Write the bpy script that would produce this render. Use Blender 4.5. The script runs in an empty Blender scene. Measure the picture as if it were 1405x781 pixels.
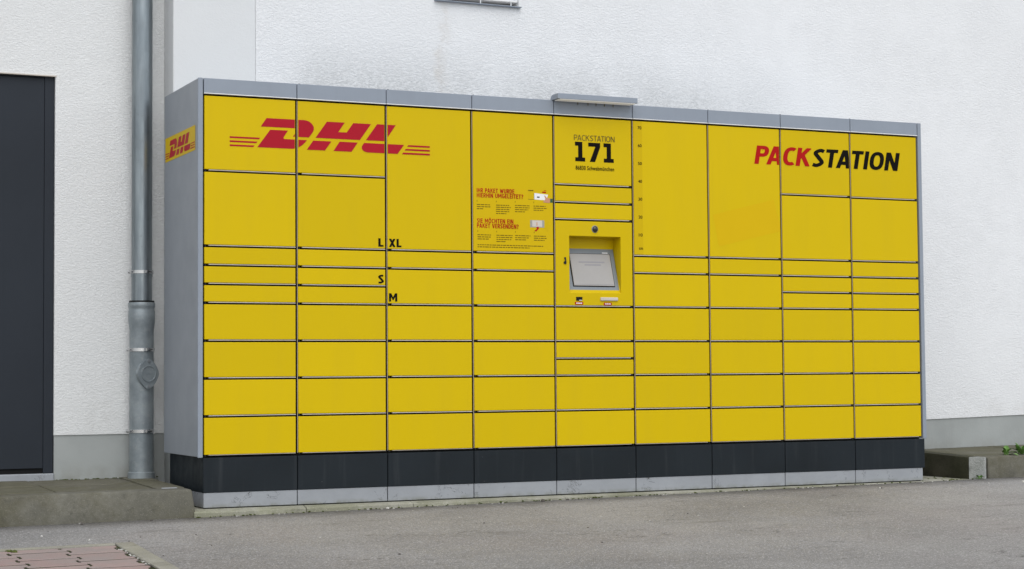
import bpy, bmesh, math, random
from mathutils import Vector, Matrix
random.seed(7)
S = bpy.context.scene
COL = S.collection
R = math.radians

# ------------------------------------------------------------------ camera
cam_d = bpy.data.cameras.new('camera')
cam = bpy.data.objects.new('camera', cam_d); COL.objects.link(cam)
cam_d.sensor_fit = 'HORIZONTAL'; cam_d.sensor_width = 36.0
cam_d.lens = 2491.615 / 1405 * 36
cam_d.clip_start = 0.1; cam_d.clip_end = 500
ya, pi_, ro = R(25.04962), R(2.87696), R(-0.45438)
Fv = Vector((math.sin(ya)*math.cos(pi_), math.cos(ya)*math.cos(pi_), math.sin(pi_)))
R0 = Vector((math.cos(ya), -math.sin(ya), 0)); U0 = R0.cross(Fv)
Rv = R0*math.cos(ro) + U0*math.sin(ro); Uv = -R0*math.sin(ro) + U0*math.cos(ro)
M = Matrix.Identity(4)
for i in range(3):
    M[i][0], M[i][1], M[i][2] = Rv[i], Uv[i], -Fv[i]
M.translation = Vector((-2.43151, -8.83398, 0.64609))
cam.matrix_world = M
S.camera = cam

# ------------------------------------------------------------------ overcast sky, soft sun, exposure
SUN_EL, SUN_AZ = 55.0, 192.0          # azimuth clockwise from +Y: the sun stands in front of the facade
wd = bpy.data.worlds.new('World'); S.world = wd; wd.use_nodes = True
nt = wd.node_tree; bg = nt.nodes['Background']
sky = nt.nodes.new('ShaderNodeTexSky'); sky.sky_type = 'NISHITA'; sky.sun_disc = False
sky.sun_elevation = R(SUN_EL); sky.sun_rotation = R(SUN_AZ)
sky.air_density = 1.0; sky.dust_density = 1.0; sky.ozone_density = 1.0
hs = nt.nodes.new('ShaderNodeHueSaturation'); hs.inputs['Saturation'].default_value = 0.29
nt.links.new(sky.outputs[0], hs.inputs['Color']); nt.links.new(hs.outputs[0], bg.inputs['Color'])
bg.inputs['Strength'].default_value = 0.15
sun_d = bpy.data.lights.new('sun', 'SUN'); sun_d.energy = 1.12; sun_d.angle = R(65); sun_d.color = (1.0, 0.985, 0.96)
sun = bpy.data.objects.new('sun', sun_d); COL.objects.link(sun)
az, el = R(SUN_AZ), R(SUN_EL)
to_sun = Vector((math.sin(az)*math.cos(el), math.cos(az)*math.cos(el), math.sin(el)))
sun.rotation_euler = to_sun.to_track_quat('Z', 'Y').to_euler()
sun.location = to_sun * 20
S.view_settings.view_transform = 'Standard'; S.view_settings.look = 'None'
S.view_settings.exposure = 0.38; S.view_settings.gamma = 1.0; S.view_settings.use_curve_mapping = False
S.render.engine = 'CYCLES'; S.cycles.use_denoising = True
S.cycles.max_bounces = 5; S.cycles.diffuse_bounces = 3; S.cycles.glossy_bounces = 2

# ------------------------------------------------------------------ helpers: materials
class NT:
    def __init__(s, name):
        s.m = bpy.data.materials.new(name); s.m.use_nodes = True; s.t = s.m.node_tree
        s.b = s.t.nodes['Principled BSDF']
        s.pos = s.t.nodes.new('ShaderNodeNewGeometry').outputs['Position']
    def n(s, typ, **kw):
        o = s.t.nodes.new(typ)
        for k, v in kw.items(): setattr(o, k, v)
        return o
    def l(s, a, b): s.t.links.new(a, b)
    def put(s, sock, v):
        if isinstance(v, bpy.types.NodeSocket): s.l(v, sock)
        else: sock.default_value = v
    def mp(s, scale=(1, 1, 1), loc=(0, 0, 0), rot=(0, 0, 0)):
        m = s.n('ShaderNodeMapping'); s.l(s.pos, m.inputs['Vector'])
        m.inputs['Scale'].default_value = scale; m.inputs['Location'].default_value = loc; m.inputs['Rotation'].default_value = rot
        return m.outputs[0]
    def noise(s, scale, detail=3, rough=0.5, vec=None, dist=0.0):
        o = s.n('ShaderNodeTexNoise'); s.l(vec or s.pos, o.inputs['Vector'])
        o.inputs['Scale'].default_value = scale; o.inputs['Detail'].default_value = detail
        o.inputs['Roughness'].default_value = rough; o.inputs['Distortion'].default_value = dist
        return o.outputs['Fac']
    def vor(s, scale, vec=None, feature='F1', out='Distance'):
        o = s.n('ShaderNodeTexVoronoi', feature=feature); s.l(vec or s.pos, o.inputs['Vector'])
        o.inputs['Scale'].default_value = scale
        return o.outputs[out]
    def rng(s, v, a, b, c=0.0, d=1.0, smooth=True):
        o = s.n('ShaderNodeMapRange', interpolation_type='SMOOTHSTEP' if smooth else 'LINEAR')
        s.put(o.inputs[0], v)
        for i, x in enumerate((a, b, c, d)): s.put(o.inputs[i+1], x)
        return o.outputs[0]
    def math(s, op, a, b=0.0):
        o = s.n('ShaderNodeMath', operation=op); s.put(o.inputs[0], a); s.put(o.inputs[1], b)
        return o.outputs[0]
    def mix(s, f, a, b, mode='MIX'):
        o = s.n('ShaderNodeMix', data_type='RGBA', blend_type=mode)
        s.put(o.inputs[0], f)
        for i, v in ((6, a), (7, b)):
            if isinstance(v, bpy.types.NodeSocket): s.l(v, o.inputs[i])
            else: o.inputs[i].default_value = (*v, 1) if len(v) == 3 else v
        return o.outputs[2]
    def xyz(s):
        o = s.n('ShaderNodeSeparateXYZ'); s.l(s.pos, o.inputs[0]); return o.outputs
    def rand(s): return s.n('ShaderNodeObjectInfo').outputs['Random']
    def bump(s, h, strength=0.3, dist=0.01, chain=None):
        o = s.n('ShaderNodeBump'); o.inputs['Strength'].default_value = strength; o.inputs['Distance'].default_value = dist
        s.l(h, o.inputs['Height'])
        if chain: s.l(chain, o.inputs['Normal'])
        return o.outputs[0]
    def done(s, col, rough=0.6, metal=0.0, normal=None, spec=None, coat=None):
        b = s.b
        if isinstance(col, bpy.types.NodeSocket): s.l(col, b.inputs['Base Color'])
        else: b.inputs['Base Color'].default_value = (*col, 1)
        s.put(b.inputs['Roughness'], rough); s.put(b.inputs['Metallic'], metal)
        if normal: s.l(normal, b.inputs['Normal'])
        if spec is not None: b.inputs['Specular IOR Level'].default_value = spec
        return s.m
def V3(m, c, amt, vec_noise):      # colour modulated by a noise by +-amt
    lo = tuple(x*(1-amt) for x in c); hi = tuple(min(1, x*(1+amt)) for x in c)
    return m.mix(vec_noise, lo, hi)

MAT = {}
# white scratch render, with the grime that has settled above the lockers and a rusty run below the sill
def plaster(name, rough_amt, base, stains):
    m = NT(name)
    big = m.rng(m.noise(0.9, 4, 0.55), 0.3, 0.7)
    col = m.mix(big, tuple(x*0.955 for x in base), base)
    col = m.mix(m.rng(m.noise(9, 4, 0.6), 0.35, 0.75), col, tuple(x*0.96 for x in base))
    x, y, z = m.xyz()
    if stains:
        streak = m.noise(1.0, 5, 0.62, m.mp((2.6, 1, 1.3), (0.35, 0, 0)))
        zm = m.rng(z, 2.18, 2.62, 1.0, 0.0)
        xm = m.math('MULTIPLY', m.rng(x, 0.45, 0.85), m.rng(x, 3.2, 4.3, 1.0, 0.0))
        st = m.math('MULTIPLY', m.math('MULTIPLY', m.rng(streak, 0.24, 0.62), zm), xm)
        gr = m.rng(m.noise(1, 3, 0.7, m.mp((60, 60, 116), rot=(0, R(-24), 0))), 0.40, 0.62, 0.45, 1.0)
        st = m.math('MULTIPLY', st, gr)
        col = m.mix(m.math('MULTIPLY', st, 0.70), col, (0.40, 0.41, 0.405))
        wob = m.math('ADD', x, m.rng(m.noise(3.0, 3), 0.2, 0.8, -0.05, 0.05))
        d = m.math('ABSOLUTE', m.math('SUBTRACT', wob, 1.60))
        rs = m.math('MULTIPLY', m.rng(d, 0.0, 0.075, 1.0, 0.0), m.rng(z, 1.9, 2.3, 0.4, 1.0))
        rs = m.math('MULTIPLY', rs, m.rng(m.noise(12, 4, 0.65), 0.30, 0.70))
        col = m.mix(m.math('MULTIPLY', rs, 0.24), col, (0.42, 0.34, 0.24))
    # splash dirt low on the wall and scattered specks
    lowm = m.math('MULTIPLY', m.rng(z, 0.35, 0.62, 1.0, 0.0), m.rng(m.noise(7, 4), 0.45, 0.75))
    col = m.mix(m.math('MULTIPLY', lowm, 0.18), col, (0.4, 0.38, 0.34))
    sp = m.math('MULTIPLY', m.rng(m.vor(14), 0.0, 0.045, 1.0, 0.0), m.rng(m.noise(2.2, 2), 0.52, 0.62))
    col = m.mix(m.math('MULTIPLY', sp, 0.45), col, (0.33, 0.31, 0.29))
    h1 = m.noise(1.0, 3, 0.6, m.mp((60, 60, 116), rot=(0, R(-24), 0)), 0.8)
    worn = m.math('ADD', m.math('MULTIPLY', m.rng(x, 2.6, 3.6, 1.0, 0.5), m.rng(z, 2.3, 3.1, 1.0, 0.65)), m.rng(m.noise(1.7, 3), 0.3, 0.7, -0.2, 0.2))
    nb = m.bump(m.math('MULTIPLY', m.rng(h1, 0.36, 0.66), worn), rough_amt, 0.007)
    return m.done(col, 0.92, normal=nb, spec=0.2)
MAT['plaster'] = plaster('white_scratch_render', 0.42, (0.80, 0.808, 0.812), True)
MAT['plaster_smooth'] = plaster('white_smooth_render', 0.10, (0.70, 0.712, 0.712), True)
MAT['plaster_wing'] = plaster('offwhite_scratch_render', 0.34, (0.75, 0.757, 0.748), False)

m = NT('grey_plinth_paint')
c = V3(m, (0.345, 0.362, 0.352), 0.07, m.rng(m.noise(3, 5, 0.6), 0.3, 0.7))
run = m.rng(m.noise(1.0, 4, 0.6, m.mp((14, 1, 1.2))), 0.5, 0.75)
c = m.mix(m.math('MULTIPLY', run, 0.22), c, (0.42, 0.43, 0.42))
x, y, z = m.xyz()
c = m.mix(m.math('MULTIPLY', m.rng(z, 0.10, 0.24, 0.5, 0.0), m.rng(m.noise(9, 4), 0.35, 0.7)), c, (0.20, 0.19, 0.15))
MAT['plinth'] = m.done(c, 0.85, normal=m.bump(m.noise(70, 3, 0.6), 0.22, 0.004), spec=0.25)

m = NT('yellow_powder_coat')
c = m.mix(m.rand(), (0.612, 0.434, 0.0008), (0.655, 0.464, 0.0012))
c = m.mix(m.math('MULTIPLY', m.rng(m.noise(1.0, 4, 0.55, m.mp((9, 1, 1.6))), 0.4, 0.75), 0.10), c, (0.47, 0.33, 0.02))
c = m.mix(m.math('MULTIPLY', m.rng(m.noise(160, 2, 0.5), 0.70, 0.8), 0.18), c, (0.30, 0.22, 0.06))
MAT['yellow'] = m.done(c, m.rng(m.noise(6, 3), 0.3, 0.7, 0.34, 0.46), normal=m.bump(m.noise(2.2, 1), 0.05, 0.02), spec=0.12)
m = NT('yellow_sticker_vinyl')
MAT['sticker'] = m.done(V3(m, (0.620, 0.425, 0.001), 0.03, m.noise(8, 3)), 0.42, spec=0.13)
m = NT('faded_patch_vinyl')
MAT['ghost'] = m.done(V3(m, (0.655, 0.430, 0.001), 0.03, m.noise(5, 3)), 0.45, spec=0.13)
m = NT('ruler_vinyl')
MAT['ruler'] = m.done((0.60, 0.412, 0.001), 0.45, spec=0.13)

def paint(name, col, rough=0.45, var=0.05, spec=0.4, metal=0.0, streak=0.0, dirt=(0.2, 0.2, 0.2)):
    m = NT(name)
    c = V3(m, col, var, m.rng(m.noise(4, 4, 0.6), 0.3, 0.7))
    if streak:
        c = m.mix(m.math('MULTIPLY', m.rng(m.noise(1.0, 4, 0.6, m.mp((22, 22, 1.5))), 0.45, 0.75), streak), c, dirt)
    return m.done(c, m.rng(m.noise(9, 3), 0.3, 0.7, rough*0.88, rough*1.12), metal, spec=spec)
MAT['grey'] = paint('grey_silver_paint', (0.262, 0.296, 0.345), 0.45, 0.03, 0.4, 0.0, 0.12, (0.19, 0.21, 0.24))
MAT['grey_side'] = paint('grey_side_paint', (0.27, 0.292, 0.32), 0.45, 0.03, 0.4, 0.0, 0.08, (0.21, 0.23, 0.26))
MAT['lip'] = paint('pale_metal_lip', (0.55, 0.50, 0.44), 0.35, 0.10, 0.5, 0.0)
MAT['edge_tone'] = paint('lit_door_edge_tone', (0.33, 0.285, 0.23), 0.45, 0.12, 0.4)
MAT['gap'] = paint('black_carcass', (0.006, 0.006, 0.006), 0.7, 0.05, 0.2)
MAT['rubber'] = paint('black_rubber', (0.012, 0.012, 0.012), 0.55, 0.1, 0.3)
MAT['red'] = paint('crimson_print', (0.40, 0.008, 0.022), 0.5, 0.03, 0.14)
MAT['red2'] = paint('red_print', (0.41, 0.005, 0.004), 0.5, 0.03, 0.14)
MAT['black'] = paint('black_print', (0.005, 0.004, 0.003), 0.55, 0.03, 0.08)
MAT['thin'] = paint('dark_brown_print', (0.10, 0.07, 0.005), 0.45, 0.03, 0.35)
MAT['fine'] = paint('fine_brown_print', (0.17, 0.115, 0.006), 0.5, 0.03, 0.1)
MAT['white'] = paint('white_plastic', (0.80, 0.80, 0.80), 0.35, 0.02, 0.4)
m = NT('lit_lamp_lens'); MAT['lamp'] = m.done((0.8, 0.8, 0.8), 0.4)
m.b.inputs['Emission Color'].default_value = (1, 0.98, 0.94, 1); m.b.inputs['Emission Strength'].default_value = 0.10
MAT['skin'] = paint('printed_skin', (0.55, 0.27, 0.15), 0.5, 0.03, 0.3)
MAT['pgrey'] = paint('printed_grey', (0.33, 0.32, 0.28), 0.5, 0.03, 0.3)
MAT['pgreen'] = paint('printed_green', (0.02, 0.09, 0.05), 0.5, 0.03, 0.3)
MAT['bezel'] = paint('bezel_grey_plastic', (0.20, 0.225, 0.245), 0.38, 0.05, 0.45)
MAT['screen'] = paint('unlit_pale_display', (0.36, 0.345, 0.325), 0.16, 0.05, 0.5)
MAT['screen_text'] = paint('faint_display_text', (0.29, 0.28, 0.29), 0.2, 0.02, 0.5)
MAT['glass_black'] = paint('black_lens', (0.02, 0.02, 0.022), 0.12, 0.02, 0.6)
MAT['chrome'] = paint('bright_steel', (0.55, 0.55, 0.55), 0.28, 0.1, 0.5, 1.0)

m = NT('anthracite_base_paint')
c = V3(m, (0.013, 0.0175, 0.0215), 0.12, m.rng(m.noise(3, 4), 0.3, 0.7))
scr = m.math('MULTIPLY', m.rng(m.noise(1, 5, 0.7, m.mp((40, 40, 6), rot=(0, R(18), 0))), 0.66, 0.78), m.rng(m.noise(3.1, 2), 0.52, 0.62))
c = m.mix(m.math('MULTIPLY', scr, 0.35), c, (0.16, 0.17, 0.18))
run = m.rng(m.noise(1.0, 4, 0.6, m.mp((18, 18, 1.2))), 0.52, 0.8)
c = m.mix(m.math('MULTIPLY', run, 0.25), c, (0.07, 0.075, 0.078))
sp = m.math('MULTIPLY', m.rng(m.vor(38), 0.0, 0.075, 1.0, 0.0), m.rng(m.noise(5.5, 2), 0.62, 0.68))
c = m.mix(m.math('MULTIPLY', sp, 0.8), c, (0.4, 0.4, 0.38))
MAT['base'] = m.done(c, m.rng(m.noise(12, 4), 0.3, 0.7, 0.42, 0.6), spec=0.18)

m = NT('pale_grey_plinth_concrete')
c = V3(m, (0.31, 0.325, 0.345), 0.05, m.rng(m.noise(7, 5, 0.65), 0.3, 0.7))
x, y, z = m.xyz()
ck = m.rng(m.math('ABSOLUTE', m.math('SUBTRACT', m.noise(13, 5, 0.7, None, 1.2), 0.5)), 0.0, 0.013, 1.0, 0.0)
ck = m.math('MULTIPLY', ck, m.rng(m.noise(9, 2), 0.56, 0.62))
c = m.mix(m.math('MULTIPLY', ck, 0.95), c, (0.05, 0.05, 0.045))
c = m.mix(m.math('MULTIPLY', m.rng(z, 0.0, 0.03, 0.6, 0.0), m.rng(m.noise(16, 4, 0.65), 0.35, 0.65)), c, (0.16, 0.16, 0.11))
c = m.mix(m.rng(m.vor(60), 0.0, 0.06, 0.5, 0.0), c, (0.1, 0.1, 0.09))
MAT['block'] = m.done(c, 0.75, normal=m.bump(m.noise(60, 4, 0.6), 0.3, 0.003), spec=0.3)

m = NT('anthracite_door_paint')
c = V3(m, (0.022, 0.027, 0.035), 0.06, m.rng(m.noise(2, 3), 0.3, 0.7))
sp = m.math('MULTIPLY', m.rng(m.vor(9), 0.0, 0.035, 1.0, 0.0), m.rng(m.noise(2.3, 2), 0.5, 0.6))
c = m.mix(sp, c, (0.4, 0.4, 0.38))
MAT['door'] = m.done(c, 0.5, normal=m.bump(m.noise(1.2, 1), 0.04, 0.02), spec=0.2)

m = NT('weathered_zinc')
c = m.mix(m.rng(m.noise(1, 5, 0.6, m.mp((20, 20, 2.2))), 0.3, 0.75), (0.195, 0.222, 0.238), (0.31, 0.345, 0.36))
c = m.mix(m.math('MULTIPLY', m.rng(m.noise(30, 4, 0.7), 0.55, 0.75), 0.35), c, (0.16, 0.17, 0.165))
MAT['zinc'] = m.done(c, m.rng(m.noise(14, 4), 0.3, 0.7, 0.30, 0.44), 0.85, normal=m.bump(m.noise(24, 3), 0.05, 0.004))
m = NT('galvanised_cast_pipe')
c = m.mix(m.rng(m.noise(9, 5, 0.65), 0.3, 0.72), (0.20, 0.23, 0.245), (0.30, 0.335, 0.35))
c = m.mix(m.math('MULTIPLY', m.rng(m.noise(40, 4, 0.7), 0.52, 0.75), 0.45), c, (0.36, 0.37, 0.36))
MAT['cast'] = m.done(c, 0.5, 0.4, normal=m.bump(m.noise(90, 3), 0.12, 0.002))

def concrete(name, c1, c2, moss, mossamt, bumps=0.4, speck=True):
    m = NT(name)
    c = m.mix(m.rng(m.noise(5, 6, 0.65), 0.28, 0.72), c1, c2)
    c = m.mix(m.math('MULTIPLY', m.rng(m.noise(2.4, 5, 0.7), 0.40, 0.62), mossamt), c, moss)
    if speck:
        c = m.mix(m.rng(m.noise(240, 2, 0.6), 0.58, 0.72, 0.0, 0.45), c, tuple(min(1, x*1.7) for x in c2))
        c = m.mix(m.rng(m.noise(190, 2, 0.6, m.mp((1, 1, 1), (3, 1, 2))), 0.60, 0.74, 0.0, 0.5), c, tuple(x*0.4 for x in c1))
    c = m.mix(m.math('MULTIPLY', m.rng(m.noise(18, 5, 0.7), 0.56, 0.72), 0.5), c, tuple(x*0.55 for x in c1))
    hgt = m.math('ADD', m.noise(150, 4, 0.65), m.math('MULTIPLY', m.noise(22, 4, 0.6), 1.4))
    return m.done(c, 0.9, normal=m.bump(hgt, bumps, 0.006), spec=0.2)
MAT['kerb'] = concrete('weathered_kerb_concrete', (0.108, 0.104, 0.084), (0.195, 0.188, 0.156), (0.092, 0.085, 0.054), 0.7)
MAT['slab'] = concrete('platform_slab_concrete', (0.105, 0.100, 0.078), (0.170, 0.162, 0.125), (0.090, 0.086, 0.048), 0.6)
MAT['algae_shade'] = concrete('algae_shaded_concrete', (0.040, 0.038, 0.026), (0.075, 0.070, 0.048), (0.035, 0.036, 0.018), 0.7)  # algae, with the shade between lockers and platform mixed into the colour
MAT['aggregate'] = concrete('exposed_aggregate', (0.26, 0.27, 0.26), (0.46, 0.46, 0.45), (0.16, 0.17, 0.12), 0.35, 0.9)
MAT['strip'] = concrete('mossy_strip_concrete', (0.25, 0.245, 0.195), (0.40, 0.39, 0.33), (0.15, 0.155, 0.075), 0.55)
MAT['edging'] = concrete('pale_edging_concrete', (0.25, 0.24, 0.20), (0.35, 0.335, 0.285), (0.24, 0.235, 0.175), 0.5, 0.3)
m = NT('pink_paver_concrete')
base = m.mix(m.rand(), (0.30, 0.215, 0.198), (0.37, 0.275, 0.255))
c = m.mix(m.rng(m.noise(6, 5, 0.6), 0.3, 0.72), base, (0.28, 0.24, 0.225))
c = m.mix(m.rng(m.noise(260, 2, 0.6), 0.56, 0.72, 0.0, 0.5), c, (0.42, 0.36, 0.34))
c = m.mix(m.rng(m.noise(210, 2, 0.6, m.mp((1, 1, 1), (2, 5, 1))), 0.58, 0.74, 0.0, 0.5), c, (0.09, 0.065, 0.06))
MAT['paver'] = m.done(c, 0.9, normal=m.bump(m.noise(170, 3, 0.6), 0.4, 0.004), spec=0.2)
m = NT('joint_soil')
MAT['soil'] = m.done(m.mix(m.rng(m.noise(40, 4), 0.4, 0.62), (0.030, 0.027, 0.021), (0.050, 0.055, 0.022)), 0.95, normal=m.bump(m.noise(90, 4), 0.6, 0.008), spec=0.1)

# worn asphalt: fine aggregate, wheel-worn paler areas, oil and damp patches, little dark cracks
m = NT('worn_asphalt')
c = m.mix(m.rng(m.noise(0.7, 5, 0.6), 0.3, 0.7), (0.198, 0.192, 0.185), (0.300, 0.291, 0.281))
c = m.mix(m.math('MULTIPLY', m.rng(m.noise(0.5, 4, 0.6, m.mp((1, 1, 1), (7, 3, 0))), 0.48, 0.68), 0.5), c, (0.265, 0.240, 0.225))
v = m.vor(190, out='Color'); sep = m.n('ShaderNodeSeparateColor'); m.l(v, sep.inputs[0])
c = m.mix(m.rng(sep.outputs[0], 0.74, 0.97, 0.0, 0.65), c, (0.50, 0.49, 0.48))
c = m.mix(m.rng(sep.outputs[1], 0.74, 0.97, 0.0, 0.5), c, (0.075, 0.072, 0.070))
c = m.mix(m.rng(m.noise(90, 3, 0.7), 0.62, 0.75, 0.0, 0.5), c, (0.32, 0.31, 0.30))
ck = m.rng(m.math('ABSOLUTE', m.math('SUBTRACT', m.noise(1.0, 4, 0.65, m.mp((2.2, 9, 1)), 0.6), 0.5)), 0.0, 0.010, 1.0, 0.0)
ck = m.math('MULTIPLY', ck, m.rng(m.noise(2.4, 3), 0.53, 0.61))
c = m.mix(m.math('MULTIPLY', ck, 0.8), c, (0.05, 0.046, 0.042))
c = m.mix(m.math('MULTIPLY', m.rng(m.noise(1.0, 4, 0.6, m.mp((1.6, 5, 1), (2, 2, 0))), 0.60, 0.74), 0.45), c, (0.135, 0.124, 0.112))
x, y, z = m.xyz()
edge = m.math('MULTIPLY', m.rng(y, -0.32, -0.05, 0.0, 0.6), m.rng(m.noise(6, 4), 0.35, 0.7))
c = m.mix(edge, c, (0.16, 0.148, 0.125))
hgt = m.math('ADD', m.vor(190), m.math('MULTIPLY', m.noise(60, 4, 0.6), 0.9))
MAT['asphalt'] = m.done(c, m.rng(m.noise(3, 3), 0.3, 0.7, 0.72, 0.9), normal=m.bump(hgt, 0.5, 0.006), spec=0.3)

m = NT('window_glass')
MAT['glass'] = m.done((0.03, 0.08, 0.17), 0.06, spec=0.6)
m = NT('weed_leaf')
MAT['leaf'] = m.done(m.mix(m.rng(m.noise(30, 2), 0.3, 0.7), (0.075, 0.17, 0.028), (0.14, 0.27, 0.055)), 0.5, spec=0.35)
m = NT('moss_green')
MAT['moss'] = m.done(m.mix(m.rng(m.noise(60, 3), 0.3, 0.7), (0.045, 0.060, 0.014), (0.10, 0.115, 0.035)), 0.95, spec=0.1)
m = NT('grit_stone')
MAT['grit'] = m.done(m.mix(m.rng(m.noise(23, 1), 0.42, 0.60), (0.10, 0.09, 0.08), (0.55, 0.54, 0.50)), 0.85, spec=0.2)

# ------------------------------------------------------------------ helpers: meshes and objects
ORG = {}
def tag(o, label=None, cat=None, group=None, kind=None):
    if label: o['label'] = label
    if cat: o['category'] = cat
    if group: o['group'] = group
    if kind: o['kind'] = kind
    return o
def empty(name, loc):
    o = bpy.data.objects.new(name, None); COL.objects.link(o); o.location = loc
    o.empty_display_size = 0.2; ORG[o.name] = Vector(loc); return o
def link(name, me, mat, parent=None, world=(0, 0, 0)):
    """one object whose mesh origin stands at the world point given"""
    if mat is not None and not me.materials: me.materials.append(mat)
    o = bpy.data.objects.new(name, me); COL.objects.link(o)
    w = Vector(world)
    if parent: o.parent = parent; o.location = w - ORG[parent.name]
    else: o.location = w
    ORG[o.name] = w
    return o
def build(name, bm, mat, parent=None, bevel=0.0, segs=1, smooth=False, origin=None):
    if bevel:
        bmesh.ops.remove_doubles(bm, verts=bm.verts, dist=1e-6)
        ed = [e for e in bm.edges if len(e.link_faces) == 2 and e.calc_face_angle(0) > R(25)]
        bmesh.ops.bevel(bm, geom=ed, offset=bevel, segments=segs, affect='EDGES', profile=0.5)
    bmesh.ops.recalc_face_normals(bm, faces=bm.faces)
    if origin is None:
        vs = [v.co for v in bm.verts]
        origin = Vector(((min(v.x for v in vs)+max(v.x for v in vs))/2, (min(v.y for v in vs)+max(v.y for v in vs))/2, min(v.z for v in vs)))
    origin = Vector(origin)
    for v in bm.verts: v.co -= origin
    if smooth:
        for f in bm.faces: f.smooth = True
        for e in bm.edges:
            if len(e.link_faces) == 2 and e.calc_face_angle(0) > R(32): e.smooth = False
    me = bpy.data.meshes.new(name); bm.to_mesh(me); bm.free()
    return link(name, me, mat, parent, origin)
def box(bm, x0, x1, y0, y1, z0, z1):
    vs = [bm.verts.new((x, y, z)) for z in (z0, z1) for x, y in ((x0, y0), (x1, y0), (x1, y1), (x0, y1))]
    for f in ((0, 3, 2, 1), (4, 5, 6, 7), (0, 1, 5, 4), (1, 2, 6, 5), (2, 3, 7, 6), (3, 0, 4, 7)):
        bm.faces.new([vs[i] for i in f])
    return vs
def prism(bm, foot, z0, z1):
    """foot: list of (x, y); z0/z1 numbers or functions of (x, y)"""
    f0 = z0 if callable(z0) else (lambda x, y: z0); f1 = z1 if callable(z1) else (lambda x, y: z1)
    a = [bm.verts.new((x, y, f0(x, y))) for x, y in foot]; b = [bm.verts.new((x, y, f1(x, y))) for x, y in foot]
    n = len(foot)
    bm.faces.new(a[::-1]); bm.faces.new(b)
    for i in range(n): bm.faces.new((a[i], a[(i+1) % n], b[(i+1) % n], b[i]))
def lathe(bm, prof, cx, cy, n=40, a0=0.0):
    rings = []
    for r, z in prof:
        rings.append([bm.verts.new((cx+r*math.cos(2*math.pi*k/n+a0), cy+r*math.sin(2*math.pi*k/n+a0), z)) for k in range(n)])
    for a, b in zip(rings, rings[1:]):
        for k in range(n): bm.faces.new((a[k], a[(k+1) % n], b[(k+1) % n], b[k]))
    bm.faces.new(rings[0][::-1]); bm.faces.new(rings[-1])
def cyl(bm, p, q, r, n=12, r2=None):
    p, q = Vector(p), Vector(q); d = (q-p).normalized(); t = d.orthogonal().normalized(); s = d.cross(t)
    r2 = r if r2 is None else r2
    a = [bm.verts.new(p+(t*math.cos(2*math.pi*k/n)+s*math.sin(2*math.pi*k/n))*r) for k in range(n)]
    b = [bm.verts.new(q+(t*math.cos(2*math.pi*k/n)+s*math.sin(2*math.pi*k/n))*r2) for k in range(n)]
    bm.faces.new(a[::-1]); bm.faces.new(b)
    for k in range(n): bm.faces.new((a[k], a[(k+1) % n], b[(k+1) % n], b[k]))
def new(): return bmesh.new()
def boxobj(name, dims, mat, parent, bevel=0.0, segs=1):
    bm = new(); box(bm, *dims); return build(name, bm, mat, parent, bevel, segs)

# ------------------------------------------------------------------ the ground (the yard falls away from the building)
def gz(x, y): return -0.038 + 0.0082*max(-12, min(12, x)) + 0.05*(max(y, -16)+0.05)
xs = [-60, -30, -12, -6, -3] + [-2 + 0.25*i for i in range(37)] + [9, 12, 30, 60]
ys = [-60, -30, -16, -12, -9, -7] + [-5+0.25*i for i in range(20)] + [-0.045, -0.03, 0.4, 1.2, 10, 30, 60]
bm = new(); rr = random.Random(3); grid = []
for y in ys:
    row = []
    for x in xs:
        z = gz(x, y)
        if y >= -0.035: z = gz(x, -0.05) - 0.05
        elif y < -0.3 and y > -8: z += rr.uniform(-0.003, 0.003)
        row.append(bm.verts.new((x, y, z)))
    grid.append(row)
for j in range(len(ys)-1):
    for i in range(len(xs)-1):
        bm.faces.new((grid[j][i], grid[j][i+1], grid[j+1][i+1], grid[j+1][i]))
for f in bm.faces: f.smooth = True
g = build('ground', bm, MAT['asphalt'], origin=(0, 0, 0)); tag(g, 'worn grey asphalt yard in front of the yellow lockers', 'asphalt', kind='structure')

# ------------------------------------------------------------------ the building behind
YM, YD, XC = 0.69, 0.88, 0.025
bld = tag(empty('building', (2.5, 4.0, 0.0)), 'white rendered building with grey plinth behind the yellow locker wall', 'building')
def wall_piece(name, mat, x0, x1, y0, y1, zb0, zb1, z1, parent=bld, bevel=0.0):
    bm = new()
    prism(bm, [(x0, y0), (x1, y0), (x1, y1), (x0, y1)], lambda x, y: zb0 + (zb1-zb0)*(x-x0)/(x1-x0), z1)
    return build(name, bm, mat, parent, bevel)
HB = 6.4
wall_piece('wall', MAT['plaster_smooth'], XC, 0.483, YM+0.0006, 8.0, 0.345, 0.345, HB, bevel=0.004)
wall_piece('wall', MAT['plaster'], 0.483, 1.56, YM, 8.0, 0.345, 0.345, HB)
wall_piece('wall', MAT['plaster'], 1.56, 2.078, YM, 8.0, 0.345, 0.345, 2.79)
wall_piece('wall', MAT['plaster'], 1.56, 2.078, YM, 8.0, 4.0, 4.0, HB)
wall_piece('wall', MAT['plaster'], 2.078, 3.336, YM, 8.0, 0.345, 0.345, HB)
wall_piece('wall', MAT['plaster'], 3.336, 4.60, YM-0.0008, 8.0, 0.345, 0.345, HB)
wall_piece('wall', MAT['plaster'], 4.60, 14.0, YM-0.0008, 8.0, 0.335, 0.335+0.0225*9.4, HB)
wall_piece('plinth', MAT['plinth'], XC+0.008, 4.60, YM+0.010, 7.9, -0.3, -0.3, 0.3449)
bm = new(); prism(bm, [(4.60, YM+0.006), (13.95, YM+0.006), (13.95, 7.9), (4.60, 7.9)], -0.3, lambda x, y: 0.3345+0.0225*(x-4.60))
build('plinth', bm, MAT['plinth'], bld)
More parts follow.
